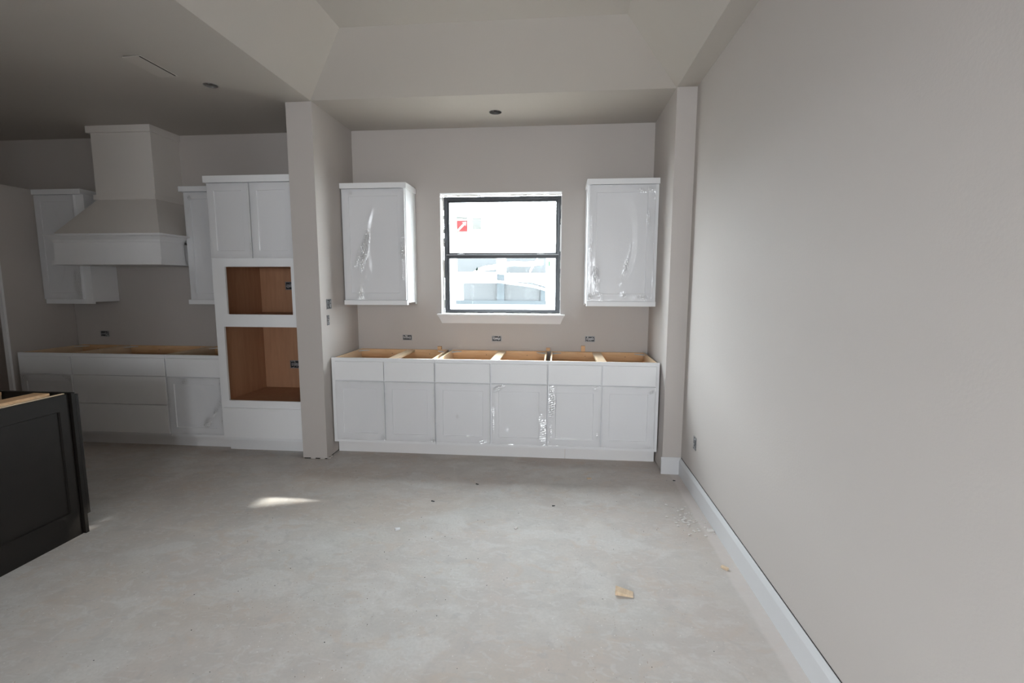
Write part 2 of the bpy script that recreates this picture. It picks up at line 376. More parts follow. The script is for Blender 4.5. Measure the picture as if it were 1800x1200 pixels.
# ------------------------------------------------------------ window
YF = 4.717
win = thing('window_1', ((WX0+WX1)/2, YF, WZ0), None, None); win['kind'] = 'structure'
FX0, FX1, FZ0, FZ1 = -1.104, 0.032, 1.234, 2.352
def rect_frame(name, mt, x0, x1, z0, z1, w, y0, y1, parent, bevel=0.003, wt=None, wb_=None):
    wt = wt or w; wb_ = wb_ or w
    bm = bmesh.new()
    o = [(x0, z0), (x1, z0), (x1, z1), (x0, z1)]; i = [(x0+w, z0+wb_), (x1-w, z0+wb_), (x1-w, z1-wt), (x0+w, z1-wt)]
    vs = []
    for ring, y in ((o, y0), (i, y0), (i, y1), (o, y1)):
        vs.append([bm.verts.new((p[0], y, p[1])) for p in ring])
    for a in range(4):
        A_, B_ = vs[a], vs[(a+1) % 4]
        for k in range(4): bm.faces.new((A_[k], A_[(k+1) % 4], B_[(k+1) % 4], B_[k]))
    return emit(name, bm, mt, parent, bevel=bevel)
rect_frame('window_frame', 'black', FX0, FX1, FZ0, FZ1, 0.030, YF, YF+0.07, win, wt=0.030)
rect_frame('upper_sash', 'black', FX0+0.028, FX1-0.028, 1.797, FZ1-0.028, 0.021, YF+0.020, YF+0.05, win, wb_=0.024)
ls = rect_frame('lower_sash', 'black', FX0+0.022, FX1-0.022, FZ0+0.012, 1.800, 0.026, YF+0.004, YF+0.034, win, wt=0.034, wb_=0.024)
box('meeting_rail_lip', 'boxmetal', (FX0+0.02, FX1-0.02, YF-0.004, YF+0.010, 1.797, 1.803), ls, 0.001)
for lx in (-0.94, -0.16):
    boxes('sash_lock', 'boxmetal', [(lx-0.035, lx+0.035, YF-0.002, YF+0.014, 1.803, 1.809), (lx-0.012, lx+0.022, YF, YF+0.010, 1.809, 1.816)], ls, 0.002)
box('upper_pane', 'glass', (FX0+0.045, FX1-0.045, YF+0.034, YF+0.037, 1.815, FZ1-0.045), win)
box('lower_pane', 'glass', (FX0+0.045, FX1-0.045, YF+0.018, YF+0.021, FZ0+0.03, 1.770), win)
# spray foam / plaster edge around the frame
bm = bmesh.new()
def foam_strip(p0, p1, n):
    for k in range(n):
        a = k/n; b = (k+1)/n
        q0 = Vector(p0).lerp(Vector(p1), a); q1 = Vector(p0).lerp(Vector(p1), b)
        w = R.uniform(0.002, 0.007); y = YF-R.uniform(0.0, 0.004)
        x0, x1 = sorted((q0.x, q1.x)); z0, z1 = sorted((q0.z, q1.z))
        addbox(bm, x0-w*(x0 == x1), x1+w*(x0 == x1), y, YF+0.01, z0-w*(z0 == z1), z1+w*(z0 == z1))
foam_strip((FX0-0.006, 0, FZ0), (FX0-0.006, 0, FZ1), 26)
foam_strip((FX1+0.002, 0, FZ0), (FX1+0.002, 0, FZ1), 26)
foam_strip((FX0, 0, FZ1+0.010), (FX1, 0, FZ1+0.010), 28)
foam_strip((FX0, 0, FZ0-0.003), (FX1, 0, FZ0-0.003), 28)
emit('foam_seal', bm, 'foam', win, bevel=0.0015)
box('wood_shim', 'plastic', (0.024, 0.034, YF-0.012, YF+0.01, 1.83, 2.08), win, 0.001)
# white drywall returns
bm = bmesh.new()
t_ = 0.004
addbox(bm, WX0, WX0+t_, YB+0.001, YF+0.02, WZ0, WZ1); addbox(bm, WX1-t_, WX1, YB+0.001, YF+0.02, WZ0, WZ1)
addbox(bm, WX0, WX1, YB+0.001, YF+0.02, WZ1-t_, WZ1)
emit('jamb_return', bm, 'trimwhite', win)
# stool and cove apron
bm = bmesh.new()
addbox(bm, WX0-0.034, WX1+0.042, YB-0.052, YB, WZ0-0.010, WZ0+0.004); addbox(bm, WX0, WX1, YB, YF+0.02, WZ0-0.010, WZ0+0.004)
sill = emit('window_sill', bm, 'trimwhite', win, bevel=0.002)
bm = bmesh.new()
rings = []
for f in (0, 0.3, 0.6, 0.85, 1.0):
    z = WZ0-0.010-0.078*f; inset = 0.004+0.036*f**0.8; d = 0.046-0.034*f**0.8
    x0 = WX0-0.034+inset; x1 = WX1+0.042-inset
    rings.append([(x0, YB-0.0005, z), (x0, YB-d, z), (x1, YB-d, z), (x1, YB-0.0005, z)])
prism_loop(bm, rings); emit('apron', bm, 'trimwhite', sill)
# stickers on the upper pane
YG = YF+0.034
tag(boxes('sticker', 'sticker_white', [(-0.987, -0.875, YG-0.0012, YG-0.0004, 2.015, 2.172)], win), 'white and red arrow sticker on the upper pane')
stk = win.children[-1]
def flat(bm, pts, y0, y1):
    prism_loop(bm, [[(p[0], y0, p[1]) for p in pts], [(p[0], y1, p[1]) for p in pts]])
# the arrow is the bare white paper left between two red fields
r2 = math.sqrt(0.5)
half = [(-0.0587, 0.012), (0, 0.0707), (0.0707, 0), (0.062, 0), (0.025, 0.028), (0.025, 0.012)]
for sg in (1, -1):
    bm = bmesh.new(); flat(bm, [(-0.931+(u-sg*v)*r2, 2.080+(u+sg*v)*r2) for u, v in half], YG-0.0022, YG-0.0014)
    emit('red_field', bm, 'sticker_red', stk)
boxes('print_line', 'ink', [(-0.990, -0.930, YG-0.0018, YG-0.0010, 2.158, 2.163), (-0.925, -0.885, YG-0.0018, YG-0.001, 2.150, 2.156), (-0.995, -0.988, YG-0.0018, YG-0.001, 2.150, 2.165), (-0.875, -0.868, YG-0.0018, YG-0.001, 2.155, 2.168)], stk)
tag(boxes('label_sheet', 'sticker_white', [(-0.828, -0.740, YG-0.0012, YG-0.0004, 2.045, 2.160)], win), 'small printed white label on the upper pane')
lab = win.children[-1]
L = []
for k in range(9):
    z = 2.148-k*0.0115; x1 = -0.745-R.uniform(0, 0.02)
    x = -0.822
    while x < x1:
        q = min(x1, x+R.uniform(0.006, 0.02)); L.append((x, q, YG-0.0018, YG-0.0012, z-0.0022, z)); x = q+0.003
boxes('print_line', 'ink', L, lab)
box('green_tape', 'green', (-0.082, -0.069, YF+0.0155, YF+0.0175, 1.690, 1.735), win)
bm = bmesh.new(); flat(bm, [(-0.800, 1.648), (-0.776, 1.648), (-0.773, 1.668), (-0.784, 1.684), (-0.790, 1.668)], YF+0.0155, YF+0.0175); emit('leaf_scrap', bm, 'darkgreen', win)
bm = bmesh.new(); flat(bm, [(-0.757, 2.0), (-0.754, 1.975), (-0.744, 1.964), (-0.750, 1.964), (-0.759, 1.977)], YG-0.002, YG-0.0004); emit('tape_scrap', bm, 'ink', win)
bm = bmesh.new(); flat(bm, [(-0.655, 1.612), (-0.640, 1.626), (-0.643, 1.628), (-0.658, 1.615)], YF+0.0155, YF+0.0175); emit('tape_scrap', bm, 'ink', win)
bm = bmesh.new(); flat(bm, [(-0.072, 2.225), (-0.068, 2.27), (-0.066, 2.27), (-0.068, 2.225)], YG-0.002, YG-0.0004); emit('tape_scrap', bm, 'ink', win)

# ------------------------------------------------------------ cabinetry builders
def shaker(name, x0, x1, yf, z0, z1, parent, mt='white', stile=0.062, th=0.020, recess=0.006):
    """door whose front face is at y=yf, a recessed flat panel inside a frame"""
    bm = bmesh.new()
    g = 0.0
    o = [(x0, z0), (x1, z0), (x1, z1), (x0, z1)]
    a = [(x0+stile, z0+stile), (x1-stile, z0+stile), (x1-stile, z1-stile), (x0+stile, z1-stile)]
    e = 0.002
    oo = [(x0+e, z0+e), (x1-e, z0+e), (x1-e, z1-e), (x0+e, z1-e)]
    b = [(p[0]+(0.003 if p[0] < (x0+x1)/2 else -0.003), p[1]+(0.003 if p[1] < (z0+z1)/2 else -0.003)) for p in a]
    rings = [(o, yf+th), (o, yf+e), (oo, yf), (a, yf), (b, yf+recess)]
    vs = [[bm.verts.new((p[0], y, p[1])) for p in r] for r, y in rings]
    for A_, B_ in zip(vs, vs[1:]):
        for k in range(4): bm.faces.new((A_[k], A_[(k+1) % 4], B_[(k+1) % 4], B_[k]))
    bm.faces.new(vs[-1]); bm.faces.new(vs[0])
    return emit(name, bm, mt, parent)
def film(door, x0, x1, yf, z0, z1, seed, streaks=(), dent=None, stile=0.062):
    """loose plastic film stretched over a door; dented where it touches the recessed panel"""
    rr = random.Random(seed)
    w, h = x1-x0, z1-z0
    nx = max(24, int(w/0.0065)); nz_ = max(30, int(h/0.0065))
    org = ORG[door]
    verts = []; cr = []
    c_ = Vector(((x0+x1)/2, yf, (z0+z1)/2))
    n_ = (Vector((0, 0, 1.52))-c_).normalized()+(Vector((-0.65, REAR_Y, 1.6))-c_).normalized()   # folds tilted to mirror the rear windows toward the camera
    fx, fz = n_.x/abs(n_.y), n_.z/abs(n_.y)
    de = dent or (0.5+rr.uniform(-0.12, 0.12), 0.52, 0.22+rr.uniform(0, 0.08), 0.36)
    for j in range(nz_+1):
        for i in range(nx+1):
            u = i/nx; v = j/nz_
            x = x0+0.001+u*(w-0.002); z = z0+0.001+v*(h-0.002)
            edge = min(u*w, (1-u)*w, v*h, (1-v)*h)
            q = ((u-de[0])/de[2])**2+((v-de[1])/de[3])**2
            q *= 1+0.35*(noise.noise(Vector((u*3+seed, v*3, 0))))
            d = 0.0
            inside = x0+stile+0.004 < x < x1-stile-0.004 and z0+stile+0.004 < z < z1-stile-0.004
            t = max(0.0, min(1.0, (1.25-q)/0.5))
            if inside: d = 0.0072*t
            k = 0.0
            for (su, sv, ru, rv, amp, ang) in streaks:
                du = (u-su)*w; dv = (v-sv)*h; ca, sa = math.cos(ang), math.sin(ang)
                a_ = (du*ca+dv*sa)/ru; b_ = (-du*sa+dv*ca)/rv
                k = max(k, amp*math.exp(-(a_*a_+b_*b_)))
            k += 0.30*math.exp(-edge/0.015)
            k *= 0.45+1.4*max(0, noise.noise(Vector((x*14, z*9, seed*3.1)))+0.35)
            # pulled film puckers into small folds, tilted to catch window glints
            P = 0.0195; lean = min(1.0, max(0.0, k-0.12)*2.2)
            fold = fx*(((x+0.4*z) % P)-P/2)+fz*(((z-0.3*x) % P)-P/2)
            y = yf-0.0035+d-0.0010*k+fold*lean+(rr.random()-0.5)*0.0009*lean
            y += 0.0006*noise.noise(Vector((x*7, z*5, seed)))*(1-t)
            verts.append((x-org.x, y-org.y, z-org.z)); cr.append(min(1.0, k))
    faces = []
    for j in range(nz_):
        for i in range(nx):
            a = j*(nx+1)+i; faces.append((a, a+1, a+nx+2, a+nx+1))
    me = bpy.data.meshes.new('protective_film'); me.from_pydata(verts, [], faces)
    at = me.attributes.new('crinkle', 'FLOAT', 'POINT')
    at.data.foreach_set('value', cr)
    for p in me.polygons: p.use_smooth = sum(cr[v] for v in p.vertices) < 1.3
    me.materials.append(M['film'])
    o = bpy.data.objects.new('protective_film', me); COL.objects.link(o); o.parent = door; ORG[o] = org
    return o
def slab(name, x0, x1, yf, z0, z1, parent, mt='white', th=0.020):
    return box(name, mt, (x0, x1, yf, yf+th, z0, z1), parent, 0.0018)
def carcass(t, x0, x1, yf, z0, z1, yb, inset=0.018, top=False, side='ply', inner='pine', ff=0.038, rails=(), stiles=(), leftf=None, rightf=None, bottom=0.032, topr=0.030):
    """open box with a 19 mm face frame at yf; x0..x1 is the frame width"""
    a, b = x0+inset, x1-inset
    box('side_panel', side, (a, a+0.014, yf+0.019, yb, z0+0.0, z1-0.0005), t, 0.0008)
    box('side_panel', side, (b-0.014, b, yf+0.019, yb, z0+0.0, z1-0.0005), t, 0.0008)
    box('back_panel', inner, (a+0.014, b-0.014, yb-0.010, yb-0.001, z0+0.01, z1-0.002), t)
    box('bottom_panel', inner, (a+0.014, b-0.014, yf+0.019, yb-0.010, z0+0.014, z0+0.028), t)
    fr = [(x0, x0+(leftf or ff), yf, yf+0.019, z0, z1), (x1-(rightf or ff), x1, yf, yf+0.019, z0, z1),
          (x0+(leftf or ff), x1-(rightf or ff), yf+0.0002, yf+0.019, z1-topr, z1), (x0+(leftf or ff), x1-(rightf or ff), yf+0.0002, yf+0.019, z0, z0+bottom)]
    for z in rails: fr.append((x0+ff, x1-ff, yf+0.0004, yf+0.019, z-0.019, z+0.019))
    for x in stiles: fr.append((x-0.02, x+0.02, yf+0.0006, yf+0.019, z0+bottom, z1-topr))
    boxes('face_frame', 'white', fr, t)
YC = 4.011; ZB = 0.119; ZD = 0.876

def base_cab(x0, x1, label, group, seed, doorspec, drawers, yf=YC, struts=(), boards=True, wallgap=0.004, name='base_cabinet', rails=(0.677,), stiles=()):
    yb = YB-wallgap
    t = thing(name, ((x0+x1)/2, (yf+yb)/2, 0), label, 'cabinet', group)
    carcass(t, x0, x1, yf, ZB, ZD, yb, rails=rails, stiles=stiles)
    # raised plinth legs under the box so it stands on the slab behind the toe kick
    boxes('plinth', 'ply', [(x0+0.02, x1-0.02, 4.118 if yf > 3.9 else yf+0.12, yb-0.01, 0.0, ZB)], t)
    a, b = x0+0.032, x1-0.032
    box('back_rail', 'pine', (a, b, yb-0.032, yb-0.0105, ZD-0.085, ZD-0.001), t, 0.001)
    box('front_rail', 'pine', (a, b, yf+0.020, yf+0.038, ZD-0.085, ZD-0.002), t, 0.001)
    for sx in struts:
        box('stretcher', 'ply', (sx-0.040, sx+0.040, yf+0.038, yb-0.033, ZD-0.020, ZD-0.003), t, 0.001)
    for (cx, sg) in ((a, 1), (b, -1)):
        for (cy, sy) in ((yb-0.034, -1),):
            bm = bmesh.new()
            pts = [(cx+sg*0.001, cy), (cx+sg*0.085, cy), (cx+sg*0.070, cy+sy*0.022), (cx+sg*0.022, cy+sy*0.070), (cx+sg*0.001, cy+sy*0.085)]
            prism_loop(bm, [[(p[0], p[1], ZD-0.016) for p in pts], [(p[0], p[1], ZD-0.010) for p in pts]])
            emit('corner_bracket', bm, 'plastic', t)
    # screw heads in the back rail
    for sx in (a+(b-a)*0.36, a+(b-a)*0.80): box('screw', 'boxdark', (sx, sx+0.006, yb-0.0335, yb-0.031, ZD-0.045, ZD-0.039), t)
    for d in drawers: slab('drawer_front', d[0], d[1], yf-0.020, d[2], d[3], t)
    for k, d in enumerate(doorspec):
        o = shaker('door', d[0], d[1], yf-0.020, d[2], d[3], t)
        if len(d) > 4: film(o, d[0], d[1], yf-0.020, d[2], d[3], seed+k, d[4], d[5] if len(d) > 5 else None)
    return t
ZR0, ZR1, ZO0, ZO1 = 0.682, 0.847, 0.147, 0.674
N = 'white base cabinets of the window nook'
base_cab(-1.961, -1.038, 'white two-door base cabinet without worktop, beside the pillar under the left wall cabinet', N, 10,
    [(-1.925, -1.488, ZO0, ZO1, [(0.95, 0.06, 0.03, 0.03, 0.5, 0)], (0.5, 0.5, 0.9, 0.9)), (-1.478, -1.040, ZO0, ZO1, [(0.96, 0.03, 0.02, 0.02, 0.9, 0)], (0.5, 0.5, 0.9, 0.9))],
    [(-1.925, -1.488, ZR0, ZR1), (-1.478, -1.040, ZR0, ZR1)], struts=(-1.425,), stiles=(-1.483,))
base_cab(-1.036, -0.068, 'white two-door base cabinet without worktop, the middle one directly below the window', N, 20,
    [(-1.030, -0.557, ZO0, ZO1, [(0.40, 0.45, 0.012, 0.02, 0.8, 0), (0.93, 0.04, 0.05, 0.02, 0.7, 0)], (0.67, 0.48, 0.20, 0.38)),
     (-0.544, -0.074, ZO0, ZO1, [(0.12, 0.94, 0.05, 0.022, 1.0, 0.5), (0.93, 0.30, 0.035, 0.22, 1.0, 0.05), (0.04, 0.35, 0.012, 0.14, 0.7, 0)], (0.28, 0.55, 0.13, 0.30))],
    [(-1.030, -0.557, ZR0, ZR1), (-0.544, -0.074, ZR0, ZR1)], struts=(-0.522,), stiles=(-0.551,))
base_cab(-0.066, 0.853, 'white two-door base cabinet without worktop, beside the right wall of the nook', N, 30,
    [(-0.060, 0.379, ZO0, ZO1, [(0.08, 0.75, 0.030, 0.16, 1.0, 0.0), (0.05, 0.25, 0.018, 0.08, 0.8, 0), (0.92, 0.96, 0.03, 0.02, 0.6, 0), (0.95, 0.2, 0.01, 0.04, 0.5, 0)], (0.5, 0.5, 0.9, 0.9)),
     (0.388, 0.825, ZO0, ZO1, [(0.93, 0.93, 0.030, 0.015, 0.8, 0.5), (0.9, 0.03, 0.04, 0.01, 0.4, 0)], (0.5, 0.5, 0.9, 0.9))],
    [(-0.060, 0.379, ZR0, ZR1), (0.388, 0.825, ZR0, ZR1)], struts=(0.385,), stiles=(0.3835,))
K = 'white base cabinets below the range hood'
base_cab(-5.010, -4.456, 'narrow white base cabinet with one drawer at the far left, behind the island', K, 40,
    [(-4.986, -4.460, ZO0, ZO1, [(0.08, 0.95, 0.03, 0.05, 1.0, 0.6), (0.95, 0.95, 0.05, 0.02, 0.8, -0.6)])], [(-4.986, -4.460, ZR0, ZR1)])
base_cab(-4.454, -3.522, 'wide white base cabinet with three stacked drawer fronts under the hood', K, 50, [],
    [(-4.447, -3.527, ZR0, ZR1), (-4.447, -3.527, 0.416, 0.678), (-4.447, -3.527, ZO0-0.002, 0.411)], rails=(0.677, 0.4135))
base_cab(-3.520, -2.990, 'narrow white base cabinet with one drawer and a film-wrapped door beside the oven tower', K, 60,
    [(-3.514, -2.996, ZO0, ZO1, [(0.35, 0.94, 0.03, 0.02, 0.9, 0.8), (0.93, 0.5, 0.02, 0.12, 0.9, -0.4), (0.72, 0.2, 0.05, 0.04, 0.9, 0.7), (0.1, 0.4, 0.012, 0.2, 0.5, 0)], (0.42, 0.5, 0.33, 0.40))],
    [(-3.514, -2.996, ZR0, ZR1)])
# toe kick boards
def toekick(x0, x1, y, label, h=0.117):
    o = box('toe_kick', 'trimwhite', (x0, x1, y, y+0.012, 0.0, h), None, 0.001, loc=((x0+x1)/2, y, 0))
    tag(o, label, 'toe kick', 'white toe kick boards')
toekick(-1.966, 0.088, 4.100, 'longer left white toe kick board under the nook base cabinets')
toekick(0.0895, 0.851, 4.100, 'shorter right white toe kick board under the nook base cabinets')
toekick(-5.005, -2.990, 4.100, 'white toe kick board under the kitchen base cabinets below the hood')
toekick(-2.986, -2.204, 4.052, 'short white toe kick board under the oven tower')
# loose shims stuck behind the nook cabinets
for k, (x, z, lb) in enumerate(((-1.142, 0.908, 'small pine shim sticking up behind the base cabinets under the left window corner'), (-0.076, 0.908, 'small pine shim sticking up behind the base cabinets under the right window corner'),
                (0.257, 0.932, 'small pine shim sticking up just left of the rightmost back wall socket box'))):
    bm = bmesh.new()
    w = 0.019; yb = YB-0.0032
    prism_loop(bm, [[(x-w, yb, ZD-0.20), (x+w, yb, ZD-0.20), (x+w, yb+0.001, ZD-0.20), (x-w, yb+0.001, ZD-0.20)],
                    [(x-w, YB-0.030, ZD+0.001), (x+w, YB-0.030, ZD+0.001), (x+w, YB-0.002, ZD+0.001), (x-w, YB-0.002, ZD+0.001)],
                    [(x-w, YB-0.030, z), (x+w, YB-0.030, z), (x+w, YB-0.002, z), (x-w, YB-0.002, z)]][1:])
    tag(emit('wood_shim', bm, 'pine', loc=(x, YB-0.016, ZD)), lb, 'wood shim', 'pine shims behind the nook cabinets')

# wall cabinets
def wall_cab(x0, x1, doors, label, group, seed, z0=1.325, z1=2.370, yf=4.351, crown_x=None, rail_over=0.0, leftf=0.035, rightf=0.035, scribe=None, name='wall_cabinet'):
    yb = YB-0.002
    t = thing(name, ((x0+x1)/2, (yf+yb)/2, z0), label, 'cabinet', group)
    box('body', 'white', (x0+0.001, x1-0.001, yf+0.019, yb, z0+0.018, z1), t, 0.001)
    fr = [(x0, x0+leftf, yf, yf+0.019, z0, z1), (x1-rightf, x1, yf, yf+0.019, z0, z1), (x0+leftf, x1-rightf, yf, yf+0.019, z1-0.05, z1), (x0+leftf, x1-rightf, yf, yf+0.019, z0, z0+0.06)]
    boxes('face_frame', 'white', fr, t)
    if rail_over is not None: box('light_rail', 'white', (x0-rail_over, x1, yf-0.022, yf-0.0005, z0-0.001, z0+0.042), t, 0.0015)
    cx = crown_x or (x0, x1)
    box('crown_board', 'white', (cx[0], cx[1], yf-0.032, yb, z1, z1+0.048), t, 0.0015)
    if scribe == 'right': box('scribe_strip', 'white', (x1-0.001, x1+0.006, yb-0.05, yb, z0, z1), t)
    if scribe == 'left': box('scribe_strip', 'white', (x0-0.006, x0+0.001, yb-0.05, yb, z0, z1), t)
    for k, d in enumerate(doors):
        o = shaker('door', d[0], d[1], yf-0.020, d[2], d[3], t)
        film(o, d[0], d[1], yf-0.020, d[2], d[3], seed+k, d[4], d[5] if len(d) > 5 else None)
    return t
U = 'white wall cabinets flanking the window'
wall_cab(-1.966, -1.366, [(-1.953, -1.374, 1.371, 2.366,
    [(0.32, 0.42, 0.035, 0.20, 1.0, -0.22), (0.24, 0.40, 0.02, 0.13, 0.8, -0.3), (0.96, 0.38, 0.02, 0.20, 0.9, 0), (0.26, 0.06, 0.03, 0.06, 0.8, 0), (0.15, 0.96, 0.02, 0.02, 0.7, 0.5)],
    (0.66, 0.50, 0.24, 0.42))], 'white wall cabinet left of the window wrapped in clear film', U, 70, crown_x=(-1.968, -1.352), scribe='right')
wall_cab(0.262, 0.863, [(0.272, 0.832, 1.371, 2.366,
    [(0.12, 0.26, 0.028, 0.13, 1.0, 0.05), (0.10, 0.05, 0.07, 0.03, 1.0, 0), (0.56, 0.05, 0.03, 0.03, 0.9, 0), (0.83, 0.04, 0.05, 0.02, 0.8, 0), (0.78, 0.955, 0.05, 0.02, 0.9, -0.3),
     (0.93, 0.96, 0.03, 0.02, 0.9, -0.5), (0.92, 0.72, 0.025, 0.07, 0.8, 0), (0.60, 0.35, 0.014, 0.16, 0.8, -0.22), (0.04, 0.5, 0.012, 0.3, 0.6, 0)],
    (0.42, 0.52, 0.30, 0.36))], 'white wall cabinet right of the window wrapped in clear film', U, 80, crown_x=(0.250, 0.863), scribe='left')
wall_cab(-5.046, -4.532, [(-5.040, -4.620, 1.360, 2.357, [(0.90, 0.12, 0.03, 0.12, 1.0, 0.1), (0.8, 0.03, 0.06, 0.02, 0.7, 0)])],
    'white wall cabinet left of the range hood in the dark corner', 'white wall cabinets flanking the range hood', 90, z0=1.316, z1=2.362, rightf=0.088, rail_over=None, crown_x=(-5.046, -4.530))
wall_cab(-3.503, -2.982, [(-3.490, -2.992, 1.358, 2.362, [(0.13, 0.95, 0.02, 0.02, 0.9, 0.8), (0.1, 0.1, 0.012, 0.07, 0.8, 0.2), (0.08, 0.83, 0.01, 0.03, 0.6, 0)])],
    'white wall cabinet squeezed between the range hood and the oven tower', 'white wall cabinets flanking the range hood', 95, z0=1.321, z1=2.367, crown_x=(-3.528, -2.980), rail_over=0.012)

# ------------------------------------------------------------ oven tower
yt = 3.965; X0, X1 = -2.979, -2.206
t = thing('oven_cabinet', ((X0+X1)/2, 4.3, 0), 'tall white oven tower with two empty maple-lined openings beside the pillar', 'cabinet')
yb = YB-0.002
fr = [(X0, -2.906, yt, yt+0.02, 0.119, 2.362), (-2.220, X1, yt, yt+0.02, 0.119, 2.362),
      (-2.906, -2.220, yt, yt+0.02, 2.32, 2.362), (-2.906, -2.220, yt, yt+0.02, 1.662, 1.76), (-2.906, -2.864, yt, yt+0.02, 1.251, 1.662), (-2.265, -2.220, yt, yt+0.02, 1.251, 1.662),
      (-2.906, -2.220, yt, yt+0.02, 1.142, 1.251), (-2.906, -2.220, yt, yt+0.02, 0.39, 0.482), (-2.906, -2.220, yt, yt+0.02, 0.119, 0.17)]
boxes('face_frame', 'white', fr, t)
box('side_panel', 'white', (X0+0.001, X0+0.010, yt+0.02, yb, 0.119, 2.362), t)
box('side_panel', 'white', (X1-0.010, X1-0.001, yt+0.02, yb, 0.119, 2.362), t)
box('side_lining', 'maple', (X0+0.010, X0+0.034, yt+0.021, yb-0.04, 0.14, 2.355), t)
box('side_lining', 'maple', (X1-0.034, X1-0.010, yt+0.021, yb-0.04, 0.14, 2.355), t)
box('back_panel', 'maple', (X0+0.010, X1-0.010, yb-0.045, yb-0.039, 0.12, 2.355), t)
for z in (0.452, 1.215): box('shelf', 'maple', (X0+0.034, X1-0.034, yt+0.021, yb-0.045, z, z+0.018), t)
for z in (1.146, 1.670): box('shelf', 'maple', (X0+0.034, X1-0.034, yt+0.021, yb-0.045, z, z+0.012), t)
for k, (a, b) in enumerate(((-2.966, -2.592), (-2.584, -2.209))):
    d = shaker('door', a, b, yt-0.020, 1.734, 2.358, t)
    film(d, a, b, yt-0.020, 1.734, 2.358, 100+k, [(0.1, 0.95, 0.03, 0.02, 0.4, 0.5)] if k else [], (0.5, 0.5, 0.95, 0.95))
slab('drawer_front', -2.955, -2.212, yt-0.020, 0.147, 0.418, t)
box('crown_board', 'white', (X0-0.008, X1, yt-0.032, yb, 2.362, 2.418), t, 0.0015)
for z in (1.30, 1.40, 1.50, 1.60): box('hinge_hole', 'boxdark', (-2.905, -2.9035, yt+0.03, yt+0.036, z, z+0.006), t)
boxes('plinth', 'ply', [(X0+0.01, X1-0.01, 4.068, yb-0.05, 0.0, 0.119)], t)

# ------------------------------------------------------------ fridge end panel
t = thing('refrigerator_panel', (-5.07, 4.3, 0), 'tall plain end panel standing left of the kitchen base cabinets, white front edge', 'panel')
box('panel_board', 'wall', (-5.086, -5.0505, 3.992, YB-0.005, 0.0, 2.395), t)
box('front_edge', 'trimwhite', (-5.090, -5.0475, 3.972, 3.992, 0.0, 2.41), t, 0.001)
box('top_cap', 'wall', (-5.086, -5.0505, 3.992, YB-0.003, 2.395, 2.410), t, 0.001)

# ------------------------------------------------------------ range hood
t = thing('range_hood', (-4.04, 4.4, 1.685), 'painted wooden range hood with a tapered skirt and chimney up to the ceiling', 'range hood')
yb = YB-0.002
bx0, bx1 = -4.566, -3.517
nx0, nx1 = -4.525, -3.530
def hood_block(name, x0, x1, yf_, z0, z1, mt='trimwhite', bevel=0.0015, n0=nx0, n1=nx1):
    bm = bmesh.new()
    pts = [(x0, yf_), (x1, yf_), (x1, 4.325), (n1, 4.325), (n1, yb), (n0, yb), (n0, 4.325), (x0, 4.325)]
    prism_loop(bm, [[(p[0], p[1], z) for p in pts] for z in (z0, z1)])
    return emit(name, bm, mt, t)
hood_block('valance_box', bx0, bx1, 4.05, 1.722, 1.90)
hood_block('bottom_trim', bx0-0.018, bx1+0.013, 4.03, 1.685, 1.722)
# cove crown in steps
bm = bmesh.new(); rings = []
for d, z in ((0.0, 1.880), (0.008, 1.893), (0.012, 1.905), (0.030, 1.925), (0.045, 1.937), (0.050, 1.938), (0.055, 1.940), (0.070, 1.940), (0.070, 1.956)):
    x0 = bx0-d*0.62; x1 = bx1+d*0.93; y0 = 4.05-d
    rings.append([(x0, y0, z), (x1, y0, z), (x1, 4.325, z), (nx1, 4.325, z), (nx1, yb, z), (nx0, yb, z), (nx0, 4.325, z), (x0, 4.325, z)])
prism_loop(bm, rings); emit('crown_moulding', bm, 'trimwhite', t)
# tapered skirt
cx0, cx1, cy = -4.343, -3.742, 4.30
bm = bmesh.new()
lo = [(bx0, 4.05), (bx1, 4.05), (bx1, 4.325), (nx1, 4.325), (nx1, yb), (nx0, yb), (nx0, 4.325), (bx0, 4.325)]
def lerp(a, b, f): return a+(b-a)*f
fy = (4.325-4.05)/(yb-4.05); y_up = lerp(cy, yb, fy)
hi = [(cx0, cy), (cx1, cy), (cx1, y_up), (cx1, y_up), (cx1, yb), (cx0, yb), (cx0, y_up), (cx0, y_up)]
hi[3] = (cx1-0.001, y_up+0.001); hi[6] = (cx0+0.001, y_up+0.001)
prism_loop(bm, [[(p[0], p[1], 1.956) for p in lo], [(p[0], p[1], 2.298) for p in hi]]); emit('tapered_skirt', bm, 'hood', t)
box('chimney', 'hood', (cx0, cx1, cy, yb, 2.298, ZC-0.001), t)
box('chimney_base_trim', 'hood', (cx0-0.022, cx1+0.006, cy-0.012, yb, 2.300, 2.345), t, 0.001)
box('chimney_top_trim', 'hood', (cx0-0.026, cx1+0.018, cy-0.024, yb, ZC-0.062, ZC-0.001), t, 0.001)

